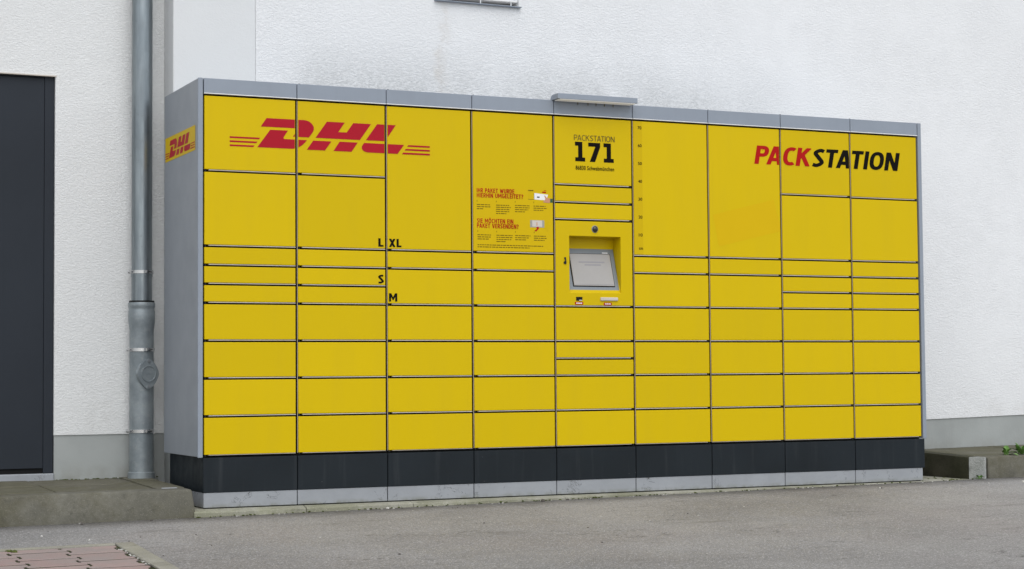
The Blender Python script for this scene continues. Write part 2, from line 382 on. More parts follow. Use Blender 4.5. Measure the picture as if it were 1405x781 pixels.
# wing with the door, set back behind the corner of the main wall
DX0, DX1, DZ0, DZ1 = -1.72, -0.562, 0.150, 2.257
wall_piece('wall', MAT['plaster_wing'], DX1, XC-0.001, YD, 8.0, 0.352, 0.352, HB)
wall_piece('wall', MAT['plaster_wing'], DX0, DX1, YD, 8.0, DZ1, DZ1, HB)
wall_piece('wall', MAT['plaster_wing'], -10.0, DX0, YD, 8.0, 0.352, 0.352, HB)
wall_piece('plinth', MAT['plinth'], DX1+0.002, XC+0.006, YD+0.006, 7.9, -0.3, -0.3, 0.3518)
wall_piece('plinth', MAT['plinth'], -9.95, DX0-0.002, YD+0.006, 7.9, -0.3, -0.3, 0.3518)
boxobj('roof', (-10.3, 14.3, 0.35, 8.4, HB+0.002, HB+0.25), MAT['grey_side'], bld)
# steel door in its opening
bm = new(); fw = 0.052; yf = YD+0.018
box(bm, DX0+0.001, DX0+fw, yf, YD+0.1, DZ0+0.004, DZ1-0.001); box(bm, DX1-fw, DX1-0.001, yf, YD+0.1, DZ0+0.004, DZ1-0.001)
box(bm, DX0+fw, DX1-fw, yf, YD+0.1, DZ1-0.010, DZ1-0.001)
dr = boxobj('door', (DX0+fw+0.0015, DX1-fw-0.0015, YD+0.021, YD+0.09, DZ0+0.030, DZ1-0.0115), MAT['door'], bld, 0.001)
tag(dr, 'dark anthracite steel door')
build('door_frame', bm, MAT['door'], dr, 0.002)
bm = new(); cyl(bm, (DX0+0.13, YD+0.03, 1.2), (DX0+0.13, YD-0.02, 1.2), 0.011, 14); cyl(bm, (DX0+0.12, YD-0.018, 1.2), (DX0+0.25, YD-0.018, 1.2), 0.010, 14)
build('handle', bm, MAT['chrome'], dr, smooth=True)
boxobj('threshold', (DX0+0.002, DX1+0.001, YD-0.005, YD+0.3, -0.1, DZ0+0.002), MAT['block'], dr, 0.004)
boxobj('door_gap', (DX0+fw, DX1-fw, YD+0.032, YD+0.1, DZ0+0.0025, DZ0+0.029), MAT['gap'], dr)
boxobj('drip_edge', (DX0-0.004, DX1+0.004, YD-0.007, YD+0.017, DZ1-0.0035, DZ1+0.0025), MAT['lip'], dr)
# window above
win = boxobj('window', (1.575, 2.065, YM+0.02, YM+0.06, 2.842, 3.98), MAT['glass'], bld); tag(win, 'window with blue glass over a thin metal sill')
bm = new(); fx0, fx1, fz0, fz1 = 1.561, 2.0765, 2.829, 3.999
box(bm, fx0, fx1, YM+0.012, YM+0.15, fz0, fz0+0.014); box(bm, fx0, fx1, YM+0.012, YM+0.15, fz1-0.03, fz1)
box(bm, fx0, fx0+0.012, YM+0.012, YM+0.15, fz0+0.014, fz1-0.03); box(bm, fx1-0.012, fx1, YM+0.012, YM+0.15, fz0+0.014, fz1-0.03)
build('window_frame', bm, MAT['white'], win, 0.003)
bm = new(); prism(bm, [(1.54, 0.664), (2.086, 0.664), (2.086, YM+0.001), (1.54, YM+0.001)], 2.7945, lambda x, y: 2.7995)
build('window_sill', bm, MAT['grey'], win, 0.001)
boxobj('sill_board', (1.5605, 2.0775, YM+0.002, YM+0.3, 2.7905, 2.801), MAT['white'], win)
for xx in (1.61, 1.84, 2.035):
    bm = new(); cyl(bm, (xx, YM+0.018, 2.800), (xx, YM+0.018, 2.831), 0.005, 8); build('bracket_pin', bm, MAT['chrome'], win)

# ------------------------------------------------------------------ concrete platforms beside the lockers
def jit(bm, amt, seed=1):
    q = random.Random(seed)
    for v in bm.verts: v.co += Vector((q.uniform(-amt, amt), q.uniform(-amt, amt), q.uniform(-amt, amt)))
def rough_block(name, foot, z0, z1, mat, parent, cuts=5, amt=0.002, bevel=0.012, seed=1, taper=None):
    bm = new(); prism(bm, foot, z0, z1)
    if taper:
        for v in bm.verts: taper(v)
    bmesh.ops.bevel(bm, geom=[e for e in bm.edges], offset=bevel, segments=2, affect='EDGES', profile=0.5)
    bmesh.ops.triangulate(bm, faces=[f for f in bm.faces if len(f.verts) > 4])
    long_e = [e for e in bm.edges if e.calc_length() > 0.25]
    bmesh.ops.subdivide_edges(bm, edges=long_e, cuts=cuts, use_grid_fill=True)
    jit(bm, amt, seed)
    return build(name, bm, mat, parent, smooth=True)
pl = tag(empty('pavement', (-0.9, 0.4, 0.0)), 'raised concrete platform below the dark steel door', 'platform', kind='structure')
ztopL = lambda x, y: 0.0975 + 0.006*(x+1)*0.5 + 0.02*(y+0.05)
def endtaper(v):
    if v.co.x > -0.10 and v.co.z < 0.05: v.co.x += 0.038
    if v.co.y < 0 and v.co.z > 0.05: v.co.y += 0.012
kx = [-4.2, -3.2, -2.2, -1.2, -0.066]
for i in range(4):
    rough_block('kerb_stone', [(kx[i]+0.004, -0.052), (kx[i+1], -0.052), (kx[i+1], 0.09), (kx[i]+0.004, 0.09)], -0.16, ztopL, MAT['kerb'], pl, seed=i, taper=endtaper if i == 3 else None)
sx = [-4.2, -3.7, -3.2, -2.7, -2.2, -1.7, -1.24, -0.70, -0.215, -0.066]
for i in range(len(sx)-1):
    for (y0, y1) in ((0.095, 0.48), (0.487, YD+0.004)):
        if i == len(sx)-2 and y0 < 0.2: y1 = 0.60
        elif i == len(sx)-2: y0 = 0.607
        dz = random.uniform(-0.003, 0.003)
        rough_block('paving_slab', [(sx[i]+0.006, y0), (sx[i+1]-0.003, y0), (sx[i+1]-0.003, y1), (sx[i]+0.006, y1)], 0.02, lambda x, y: ztopL(x, y)+dz, MAT['slab'], pl, bevel=0.005, amt=0.001, seed=i+20)
boxobj('bedding', (-4.2, -0.11, 0.08, YD, -0.15, 0.075), MAT['soil'], pl)
boxobj('metal_strip', (-0.19, -0.112, 0.070, 0.080, 0.095, 0.1062), MAT['block'], pl, 0.002)

pr_ = tag(empty('pavement', (5.6, 0.4, 0.0)), 'raised concrete platform at the plain end of the lockers', 'platform', kind='structure')
ztopR = lambda x, y: 0.130 + 0.012*(x-4.83) + 0.030*(y+0.05)
rough_block('kerb_stone', [(4.7545, 0.018), (4.814, -0.052), (4.832, -0.052), (4.832, 0.018)], -0.12, lambda x, y: ztopR(x, y)+0.001, MAT['aggregate'], pr_, cuts=2, bevel=0.004, seed=5)
kx = [4.842, 5.62, 6.62, 7.62, 8.6]
for i in range(4):
    rough_block('kerb_stone', [(kx[i]+0.002, -0.052), (kx[i+1]-0.003, -0.052), (kx[i+1]-0.003, 0.075), (kx[i]+0.002, 0.075)], -0.12, ztopR, MAT['kerb'], pr_, seed=i+40, bevel=0.010)
rough_block('kerb_stone', [(4.754, 0.021), (4.834, 0.021), (4.834, YM-0.012), (4.754, YM-0.012)], -0.12, ztopR, MAT['algae_shade'], pr_, seed=60, bevel=0.008)
sx = [4.842, 5.45, 6.05, 6.65, 7.25, 7.9, 8.6]
for i in range(len(sx)-1):
    rough_block('paving_slab', [(sx[i]+0.002, 0.080), (sx[i+1]-0.004, 0.080), (sx[i+1]-0.004, YM+0.003), (sx[i]+0.002, YM+0.003)], 0.02, ztopR, MAT['slab'], pr_, bevel=0.005, amt=0.001, seed=i+70)
boxobj('bedding', (4.84, 8.6, 0.07, YM, -0.12, 0.10), MAT['soil'], pr_)

st = tag(empty('path', (2.2, 0.2, -0.02)), 'narrow mossy concrete strip under the yellow lockers', 'concrete strip', kind='structure')
cut = [-0.060, 0.52, 1.10, 1.98, 2.95, 3.92, 4.748]
for i in range(len(cut)-1):
    a, b = cut[i]+0.002, cut[i+1]-0.002
    bm = new(); n = 8
    pts_top = []
    q = random.Random(i+5)
    rows = [(-0.052, lambda x: gz(x, -0.05)-0.06), (-0.050, lambda x: -0.017+0.0032*x), (-0.044, lambda x: -0.0125+0.0027*x), (-0.004, lambda x: -0.0015), (YM, lambda x: -0.0015)]
    g_ = [[bm.verts.new((a+(b-a)*k/n, y+(q.uniform(-0.004, 0.003) if y < -0.02 else 0), f(a+(b-a)*k/n)+(q.uniform(-0.002, 0.001) if y < -0.02 else 0))) for k in range(n+1)] for y, f in rows]
    for r0, r1 in zip(g_, g_[1:]):
        for k in range(n): bm.faces.new((r0[k], r0[k+1], r1[k+1], r1[k]))
    for col_ in (0, n):
        xx = a if col_ == 0 else b; lo = bm.verts.new((xx, YM, -0.12)); bm.faces.new([rw[col_] for rw in g_]+[lo])
    build('strip_slab', bm, MAT['strip'], st, smooth=True)

# ------------------------------------------------------------------ pink pavers in the corner with their edging
pv = tag(empty('path', (-1.6, -1.9, -0.14)), 'pink interlocking pavers with pale edging at the near left corner', 'paving', kind='structure')
PX, PY, NT_ = 0.224, 0.2, 0.013
XE, YE = -0.655, -0.985          # inner corner of the edging
bm = new(); foot = [(-4.5, -3.6), (XE+0.004, -3.6), (XE+0.004, YE+0.004), (-4.5, YE+0.004)]
prism(bm, foot, lambda x, y: gz(x, y)-0.1, lambda x, y: gz(x, y)+0.0192)
build('joint_sand', bm, MAT['soil'], pv)
def paver_foot(cx, cy, x0, x1, y0, y1):
    a, b, n, t = PX/2-0.0065, PY/2-0.0115, NT_, 0.14
    pts = [(a+n, -b), (a+n, -b*(0.5+t)), (a-n, -b*(0.5-t)), (a-n, b*(0.5-t)), (a+n, b*(0.5+t)), (a+n, b)]
    pts = pts + [(-x, y) for x, y in reversed(pts)]
    return [(min(max(cx+x, x0), x1), min(max(cy+y, y0), y1)) for x, y in pts]
q = random.Random(11)
for i in range(17):
    cx = XE - 0.006 - PX/2 - i*PX
    for j in range(14):
        cy = YE - j*PY - (0 if i % 2 else PY/2)
        y1 = YE-0.005
        if cy - PY/2 > y1 - 0.02: continue
        ft = paver_foot(cx, cy, -4.5, XE-0.006, -3.6, y1)
        bm = new(); dz = q.uniform(0.0, 0.0012); sx_, sy_ = q.uniform(-0.004, 0.004), q.uniform(-0.004, 0.004)
        zt = lambda x, y: gz(x, y)+0.021+dz+sx_*(x-cx)+sy_*(y-cy)
        prism(bm, ft, lambda x, y: gz(x, y)-0.04, zt)
        bmesh.ops.remove_doubles(bm, verts=bm.verts, dist=1e-5)
        top = [f for f in bm.faces if f.normal.z > 0.9] if False else None
        build('paver', bm, MAT['paver'], pv, 0.0022)
def edge_stone(foot, seed):
    rough_block('edging_stone', foot, lambda x, y: gz(x, y)-0.1, lambda x, y: gz(x, y)+0.026, MAT['edging'], pv, cuts=3, amt=0.0012, bevel=0.005, seed=seed)
for k in range(5):
    y1 = YE+0.048 - k*0.62; edge_stone([(XE+0.004, y1-0.615), (XE+0.082, y1-0.615), (XE+0.082, y1), (XE+0.004, y1)], k)
for k in range(4):
    x1 = XE - k*1.0; edge_stone([(x1-0.995, YE+0.004), (x1, YE+0.004), (x1, YE+0.046), (x1-0.995, YE+0.046)], k+9)

# ------------------------------------------------------------------ the parcel locker wall
W = 0.48893; D = 0.6726; ZT, ZY = 2.149, 2.062
ZA, ZB, ZM, ZC, ZD, ZE, ZF, ZG = 1.3061, 1.2106, 1.116, 1.0211, 0.8323, 0.6444, 0.4558, 0.2625
EE = 0.0266
lk = tag(empty('parcel_locker', (4.5*W, D/2, 0.0)), 'long yellow parcel locker wall with grey header, dark base and a touchscreen', 'parcel locker')
XR = 9*W
for a_, b_, y_ in ((0.004, 4*W-0.001, 0.028), (4*W-0.001, 5*W-0.003, 0.135), (5*W-0.003, XR-0.004, 0.028)):
    boxobj('carcass', (a_, b_, y_, D-0.01, 0.2515, 2.135), MAT['gap'], lk)
for nm, x0, x1 in (('side_panel', -EE, -0.004), ('side_panel', XR+0.004, XR+EE)):
    boxobj(nm, (x0, x1, 0.006, D, 0.255, ZT-0.0015), MAT['grey_side'], lk, 0.002)
for x0, x1 in ((-EE-0.0015, -0.003), (XR+0.003, XR+EE+0.0015)):
    boxobj('corner_post', (x0, x1, -0.004, 0.0055, 0.252, ZT), MAT['grey'], lk, 0.002)
boxobj('roof_panel', (-0.003, XR+0.003, 0.022, D-0.002, ZT-0.014, ZT-0.004), MAT['grey'], lk)
# header, one panel for each column, each with a lip strip whitened to imitate a bright edge line
for i in range(9):
    x0, x1 = i*W+0.002, (i+1)*W-0.002
    f = boxobj('fascia_panel', (x0, x1, -0.004, 0.020, ZY+0.013, ZT-0.0005), MAT['grey'], lk, 0.0015)
    boxobj('bright_edge_lip', (x0, x1, -0.006, 0.018, ZY+0.0085, ZY+0.0125), MAT['white'], f)
for i in range(1, 9):
    bm = new(); cyl(bm, (i*W+0.022, 0.03, ZT-0.006), (i*W+0.022, 0.03, ZT+0.006), 0.005, 8); build('bolt', bm, MAT['rubber'], lk)

DM = {}
DL, DR = 0.0055, 0.0086
def door_mesh(w, h):
    k = (round(w, 4), round(h, 4))
    if k not in DM:
        bm = new(); box(bm, -w/2, w/2, 0.0, 0.024, 0.0, h)
        bmesh.ops.bevel(bm, geom=list(bm.edges), offset=0.0018, segments=2, affect='EDGES', profile=0.5)
        bmesh.ops.recalc_face_normals(bm, faces=bm.faces)
        for f in bm.faces: f.smooth = f.calc_area() < 0.0009*max(w, h)
        me = bpy.data.meshes.new('locker_door'); bm.to_mesh(me); bm.free(); me.materials.append(MAT['yellow']); DM[k] = me
    return DM[k]
LOW = [ZC, ZD, ZE, ZF, ZG]
ROWS = {0: [ZY, 1.684, ZA, ZB, ZM]+LOW, 1: [ZY, 1.685, ZA, ZB, ZM]+LOW, 2: [ZY, ZA, ZB]+LOW, 3: [ZY, ZA, ZB]+LOW,
        4: [ZY, 1.688, 1.591, 1.4975, ZC, ZD, 0.737, ZE, ZF, ZG], 5: [ZY, ZA, ZB]+LOW, 6: [ZY, ZA, ZB]+LOW,
        7: [ZY, 1.684, ZA, ZB, ZM]+LOW, 8: [ZY, 1.6815, ZA, ZB, ZM]+LOW}
DOORS = []      # (object, x0, x1, z0, z1)
q = random.Random(4)
for i in range(9):
    x0, x1 = i*W+DL, (i+1)*W-DR
    if i: boxobj('door_edge_strip', (i*W+0.0006, i*W+0.0042, 0.004, 0.0055, ZG+0.002, ZY-0.001), MAT['edge_tone'], lk)  # added strip, coloured like the lit side edge of the next door
    rows = ROWS[i]
    for k in range(len(rows)-1):
        zt = rows[k]-(0.0015 if k == 0 else 0.0072); zb = rows[k+1]+(0.0035 if k == len(rows)-2 else 0.0070)
        term = (i == 4 and k == 3)
        if not term:
            me = door_mesh(x1-x0, zt-zb)
            o = link('locker_door', me, None, lk, ((x0+x1)/2, q.uniform(-0.0003, 0.0003), zb))
            o.rotation_euler.z = q.uniform(-0.0005, 0.0005)
            DOORS.append((o, x0, x1, zb, zt))
        # the pale folded lip that shows in the gap below each door, short of the hinge end
        la, lb = (x0+0.022, x1+0.001) if i < 4 else (x0-0.001, x1-0.016)
        zl = rows[k+1]
        boxobj('lip', (la, lb, -0.0005, 0.020, zl+0.0008, zl+0.0050) if k < len(rows)-2 else (la, lb, 0.001, 0.020, zl-0.0002, zl+0.0026), MAT['lip'], lk, 0.001)
        hx = x0+0.006 if i < 4 else x1-0.006
        bm = new(); cyl(bm, (hx, 0.006, zl-0.0055), (hx, 0.006, zl+0.0055), 0.0045, 10); build('hinge_pin', bm, MAT['rubber'], lk)

# terminal panel with its deep opening and the tilted touchscreen
tx0, tx1, tz0, tz1 = 4*W+DL, 5*W-DR, ZC+0.007, 1.4975-0.0075
ox0, ox1, oz0, oz1 = 2.045, 2.363, 1.097, 1.408
bm = new()
ox = [(tx0, tz0), (tx1, tz0), (tx1, tz1), (tx0, tz1)]; ix = [(ox0, oz0), (ox1, oz0), (ox1, oz1), (ox0, oz1)]
def ring(pts, y): return [bm.verts.new((x, y, z)) for x, z in pts]
back, outer, inner = ring(ox, 0.024), ring(ox, 0.0), ring(ix, 0.0)
deep = [bm.verts.new((ox0, 0.008, oz0)), bm.verts.new((ox1, 0.008, oz0)), bm.verts.new((ox1, 0.125, oz1-0.004)), bm.verts.new((ox0, 0.125, oz1-0.004))]
for a, b in ((back, outer), (outer, inner), (inner, deep)):
    for k in range(4): bm.faces.new((a[k], a[(k+1) % 4], b[(k+1) % 4], b[k]))
bm.faces.new(deep)
tp = build('terminal_panel', bm, MAT['yellow'], lk, 0.0018, 2); tag(tp, 'yellow terminal panel with a deep opening')
DOORS.append((tp, tx0, tx1, tz0, tz1))
# tilted bezel: runs from the front edge of the opening up and back
def tilt(t): return (0.010 + 0.080*t, oz0 + 0.003 + 0.252*t)      # (y, z)
def slab(name, x0, x1, t0, t1, lift, thick, mat, par, bevel=0.002):
    nv = Vector((0, -0.252, 0.080)).normalized()
    bm = new(); vs = []
    for d in (lift-thick, lift):
        for x, t in ((x0, t0), (x1, t0), (x1, t1), (x0, t1)):
            y, z = tilt(t); vs.append(bm.verts.new(Vector((x, y, z)) + nv*d))
    for f in ((0, 3, 2, 1), (4, 5, 6, 7), (0, 1, 5, 4), (1, 2, 6, 5), (2, 3, 7, 6), (3, 0, 4, 7)): bm.faces.new([vs[i] for i in f])
    return build(name, bm, mat, par, bevel)
bz = slab('bezel', ox0+0.002, ox1-0.002, 0.0, 1.0, 0.0, 0.02, MAT['bezel'], tp)
slab('bezel_rim', 2.076, 2.336, 0.125, 0.865, 0.004, 0.006, MAT['rubber'], bz)
ds = slab('display', 2.081, 2.331, 0.14, 0.85, 0.007, 0.004, MAT['screen'], bz, 0.001); tag(ds, 'pale unlit touchscreen display')
bars = [(2.13, 2.29, 0.665), (2.165, 2.265, 0.605)]
for a, b, t in bars:
    slab('screen_text', a, b, t-0.014, t+0.014, 0.0078, 0.0005, MAT['screen_text'], ds, 0)
slab('screen_line', 2.087, 2.325, 0.165, 0.172, 0.0078, 0.0005, MAT['screen_text'], ds, 0)
slab('badge', 2.288, 2.322, 0.875, 0.895, 0.002, 0.003, MAT['white'], bz, 0)
boxobj('back_plate', (ox0+0.001, ox1-0.001, 0.087, 0.097, 1.345, oz1-0.003), MAT['yellow'], tp)
bm = new(); bmesh.ops.create_uvsphere(bm, u_segments=24, v_segments=14, radius=0.0175)
for v in bm.verts: v.co = Vector((2.203+v.co.x, v.co.y*0.75-0.001, 1.448+v.co.z))
build('camera_dome', bm, MAT['glass_black'], tp, smooth=True)
bm = new(); n = 28
for r0, r1, y in ((0.0172, 0.0205, -0.004),):
    a = [bm.verts.new((2.203+r0*math.cos(2*math.pi*k/n), y, 1.448+r0*math.sin(2*math.pi*k/n))) for k in range(n)]
    b = [bm.verts.new((2.203+r1*math.cos(2*math.pi*k/n), y+0.003, 1.448+r1*math.sin(2*math.pi*k/n))) for k in range(n)]
    for k in range(n): bm.faces.new((a[k], a[(k+1) % n], b[(k+1) % n], b[k]))
build('dome_ring', bm, MAT['bezel'], tp, smooth=True)
bm = new(); cyl(bm, (2.017, 0.001, 1.260), (2.017, -0.004, 1.260), 0.0085, 16); cyl(bm, (2.018, -0.003, 1.288), (2.020, -0.006, 1.262), 0.0035, 8); cyl(bm, (2.017, 0.0, 1.285), (2.017, -0.005, 1.285), 0.005, 10)
build('key_lock', bm, MAT['rubber'], tp)
boxobj('card_slot', (2.083, 2.121, -0.003, 0.004, 1.053, 1.074), MAT['gap'], tp, 0.001)
boxobj('slot_tongue', (2.100, 2.118, -0.006, 0.004, 1.053, 1.058), MAT['lip'], tp)
sc_ = boxobj('scanner_bar', (2.232, 2.340, -0.009, 0.004, 1.054, 1.073), MAT['lip'], tp, 0.004, 2)
for a, b, z0, z1 in ((2.076, 2.126, 1.032, 1.047), (2.254, 2.303, 1.0295, 1.0445)):
    t_ = boxobj('red_tag', (a, b, -0.0012, 0.001, z0, z1), MAT['red2'], tp)
    for k, (u, v) in enumerate(((0.14, 0.34), (0.38, 0.60), (0.64, 0.86))):
        boxobj('tag_print', (a+(b-a)*u, a+(b-a)*v, -0.0018, -0.0013, z0+0.0045, z0+0.0105), MAT['white'], t_)

# hood lamp over the terminal column
hx0, hx1 = 1.944, 2.436
prof = [(0.0, 2.1475), (-0.082, 2.1465), (-0.082, 2.1755), (-0.020, 2.1765), (-0.004, 2.174), (0.008, 2.167), (0.014, 2.157), (0.016, 2.1485)]
bm = new(); a = [bm.verts.new((hx0, y, z)) for y, z in prof]; b = [bm.verts.new((hx1, y, z)) for y, z in prof]
bm.faces.new(a); bm.faces.new(b[::-1])
for k in range(len(prof)): bm.faces.new((a[k], b[k], b[(k+1) % len(prof)], a[(k+1) % len(prof)]))
hd = build('hood', bm, MAT['grey'], lk, 0.0012); tag(hd, 'grey lamp hood above the terminal')
boxobj('lamp_lens', (hx0+0.012, hx1-0.012, -0.0805, -0.012, 2.1425, 2.1464), MAT['lamp'], hd, 0.002)
for x in (2.102, 2.165, 2.215, 2.268, 2.322):
    bm = new(); cyl(bm, (x, -0.0065, 2.1465), (x, -0.0065, 2.128), 0.0035, 8, 0.001); build('rust_drip', bm, MAT['thin'], hd)

# dark base and pale plinth blocks
boxobj('base_core', (0.012, XR-0.012, 0.012, D-0.012, -0.001, 0.250), MAT['gap'], lk)
for i in range(9):
    x0, x1 = i*W+(0.0 if i == 0 else 0.0022), (i+1)*W-(-0.012 if i == 8 else 0.0022)
    boxobj('base_panel', (x0, x1, -0.002, 0.011, 0.0785, 0.2505), MAT['base'], lk, 0.0015)
    boxobj('plinth_block', (x0+(0.002 if i == 0 else 0), x1-(0.014 if i == 8 else 0), 0.001, 0.0115, 0.0035, 0.0775), MAT['block'], lk, 0.002)
for x0, x1 in ((0.0, 0.011), (XR+0.001, XR+0.012)):
    boxobj('base_panel', (x0, x1, 0.0125, D-0.02, 0.0785, 0.2505), MAT['base'], lk, 0.0015)
    xo = 0.003 if x0 < 1 else -0.012
    boxobj('plinth_block', (x0+xo, x1+xo, 0.0125, D-0.02, 0.0035, 0.0775), MAT['block'], lk, 0.0015)

# ------------------------------------------------------------------ printing on the doors: each print is clipped to its door
def decal(name, bm_src, mat, y):
    vs = [v.co for v in bm_src.verts]
    if not vs: return
    ax0, ax1 = min(v.x for v in vs), max(v.x for v in vs); az0, az1 = min(v.z for v in vs), max(v.z for v in vs)
    for o, x0, x1, z0, z1 in DOORS:
        if ax1 < x0 or ax0 > x1 or az1 < z0 or az0 > z1: continue
        b = bm_src.copy()
        for co, no in (((x0+0.0025, 0, 0), (-1, 0, 0)), ((x1-0.0025, 0, 0), (1, 0, 0)), ((0, 0, z0+0.0025), (0, 0, -1)), ((0, 0, z1-0.0025), (0, 0, 1))):
            bmesh.ops.bisect_plane(b, geom=list(b.verts)+list(b.edges)+list(b.faces), dist=1e-6, plane_co=co, plane_no=no, clear_outer=True)
        if len(b.faces) == 0: b.free(); continue
        for v in b.verts: v.co.y += y
        for f in b.faces:
            f.normal_update()
            if f.normal.y > 0: f.normal_flip()
        org = Vector(((x0+x1)/2, y, z0))
        for v in b.verts: v.co -= org
        me = bpy.data.meshes.new(name); b.to_mesh(me); b.free()
        d_ = link(name, me, mat, o, org)
        if name == 'paragraph_print': d_['kind'] = 'stuff'
def polys(ps):
    bm = new()
    for p in ps:
        f = bm.faces.new([bm.verts.new((x, 0, z)) for x, z in p]); f.normal_update()
    bmesh.ops.triangulate(bm, faces=list(bm.faces))
    return bm
def rect(x0, x1, z0, z1): return [(x0, z0), (x1, z0), (x1, z1), (x0, z1)]
def text(s, x0, x1, z0, z1, bold=0.0, shear=0.0, spacing=1.0):
    cu = bpy.data.curves.new('t', 'FONT'); cu.body = s; cu.fill_mode = 'FRONT'; cu.shear = shear; cu.space_character = spacing
    cu.resolution_u = 4
    o = bpy.data.objects.new('t', cu); COL.objects.link(o)
    dg = bpy.context.evaluated_depsgraph_get(); dg.update()
    me = bpy.data.meshes.new_from_object(o.evaluated_get(dg))
    bm = new(); bm.from_mesh(me)
    bpy.data.objects.remove(o); bpy.data.curves.remove(cu); bpy.data.meshes.remove(me)
    if bold:
        src = bm; bm = new()
        for k, (dx, dy) in enumerate(((0, 0), (-1, 0), (1, 0), (0, -0.6), (0, 0.6), (-0.8, -0.5), (0.8, 0.5), (-0.8, 0.5), (0.8, -0.5))):
            mp_ = {v: bm.verts.new((v.co.x+dx*bold, v.co.y+dy*bold, -k*0.00008)) for v in src.verts}
            for f in src.faces: bm.faces.new([mp_[v] for v in f.verts])
        src.free()
    ux0, ux1 = min(v.co.x for v in bm.verts), max(v.co.x for v in bm.verts); uy0, uy1 = min(v.co.y for v in bm.verts), max(v.co.y for v in bm.verts)
    for v in bm.verts:
        v.co = Vector((x0+(v.co.x-ux0)/(ux1-ux0)*(x1-x0), v.co.z, z0+(v.co.y-uy0)/(uy1-uy0)*(z1-z0)))
    return bm
def _ell(cx, cz, rx, rz, a0, a1, n=18, e=2.4):
    o = []
    for k in range(n+1):
        a = R(a0+(a1-a0)*k/n); c_, s_ = math.cos(a), math.sin(a)
        o.append((cx+rx*math.copysign(abs(c_)**(2/e), c_), cz+rz*math.copysign(abs(s_)**(2/e), s_)))
    return o
def _cat(p, n=6):
    q_ = [p[0]]+p+[p[-1]]; o = []
    for i in range(1, len(q_)-2):
        for k in range(n):
            t = k/n; o.append(tuple(0.5*((2*q_[i][j])+(-q_[i-1][j]+q_[i+1][j])*t+(2*q_[i-1][j]-5*q_[i][j]+4*q_[i+1][j]-q_[i+2][j])*t*t+(-q_[i-1][j]+3*q_[i][j]-3*q_[i+1][j]+q_[i+2][j])*t**3) for j in (0, 1)))
    return o+[p[-1]]
def glyph(ch, t):
    h = t/2
    if ch == 'I': return t, [[(h, 0), (h, 1)]]
    if ch == 'L': return .46, [[(h, 1), (h, h), (.46, h)]]
    if ch == 'T': w = .54; return w, [[(0, 1-h), (w, 1-h)], [(w/2, 1-h), (w/2, 0)]]
    if ch == 'H': w = .60; return w, [[(h, 0), (h, 1)], [(w-h, 0), (w-h, 1)], [(h, .52), (w-h, .52)]]
    if ch == 'E': w = .48; return w, [[(w, 1-h), (h, 1-h), (h, h), (w, h)], [(h, .52), (w*.94, .52)]]
    if ch == 'K': w = .60; return w, [[(h, 0), (h, 1)], [(w-h*.95, 1.02), (h*1.2, .44)], [(.24, .60), (w-h*.75, -.02)]]
    if ch == 'A': w = .66; return w, [[(h, -.02), (w/2-h*.28, 1)], [(w-h, -.02), (w/2+h*.28, 1)], [(.18, .28), (w-.18, .28)]]
    if ch == 'N': w = .63; return w, [[(h, 0), (h, 1)], [(w-h, 0), (w-h, 1)], [(h*1.1, 1.0), (w-h*1.1, 0.0)]]
    if ch == 'M': w = .80; return w, [[(h, 0), (h, 1)], [(w-h, 0), (w-h, 1)], [(h*1.1, 1.0), (w/2, .32), (w-h*1.1, 1.0)]]
    if ch == 'V': w = .62; return w, [[(h, 1.02), (w/2-h*.25, 0)], [(w-h, 1.02), (w/2+h*.25, 0)]]
    if ch == 'W': w = .92; return w, [[(h, 1.02), (w*.29, 0)], [(w*.29, 0), (w/2, .85)], [(w/2, .85), (w*.71, 0)], [(w*.71, 0), (w-h, 1.02)]]
    if ch == 'X': w = .62; return w, [[(h, 1.02), (w-h, -.02)], [(w-h, 1.02), (h, -.02)]]
    if ch == 'U': w = .60; return w, [[(h, 1)]+_ell(w/2, .30, w/2-h, .30-h, 180, 360)+[(w-h, 1)]]
    if ch == 'D': w = .60; return w, [[(h, .0), (h, 1)], [(h, 1-h), (.24, 1-h)]+_ell(.24, .5, w-h-.24, .5-h, 90, -90)+[(h, h)]]
    if ch in 'PR':
        w = .55; g_ = [[(h, 0), (h, 1)], [(h, 1-h), (.28, 1-h)]+_ell(.28, .70, w-h-.28, .30-h, 90, -90)+[(h, .40+h)]]
        if ch == 'R': g_.append([(.26, .46), (w-h*.6, -.02)])
        return w, g_
    if ch in 'OÖ':
        w = .66; g_ = [_ell(w/2, .5, w/2-h, .5-h, 0, 360, 36)]
        if ch == 'Ö': g_ += [[(.14, 1.14), (.28, 1.14)], [(.38, 1.14), (.52, 1.14)]]
        return w, g_
    if ch == 'C': w = .54; return w, [_ell(.33, .5, .33-h, .5-h, 58, 302, 26)]
    if ch == 'G': w = .60; return w, [_ell(.33, .5, .33-h, .5-h, 58, 330, 26)+[(w-h, .50), (.36, .50)]]
    if ch == 'S': w = .53; return w, [_cat([(w-h*.6, .86), (w*.55, 1-h), (h*1.05, .76), (w*.5, .515), (w-h*1.02, .26), (w*.45, h), (h*.4, .13)])]
    if ch == '?': w = .46; return w, [_cat([(h*.4, .86), (w*.5, 1-h), (w-h, .77), (w*.58, .52), (w*.42, .40), (w*.42, .29)]), [(w*.42, .0), (w*.42, .19)]]
    return .26, []
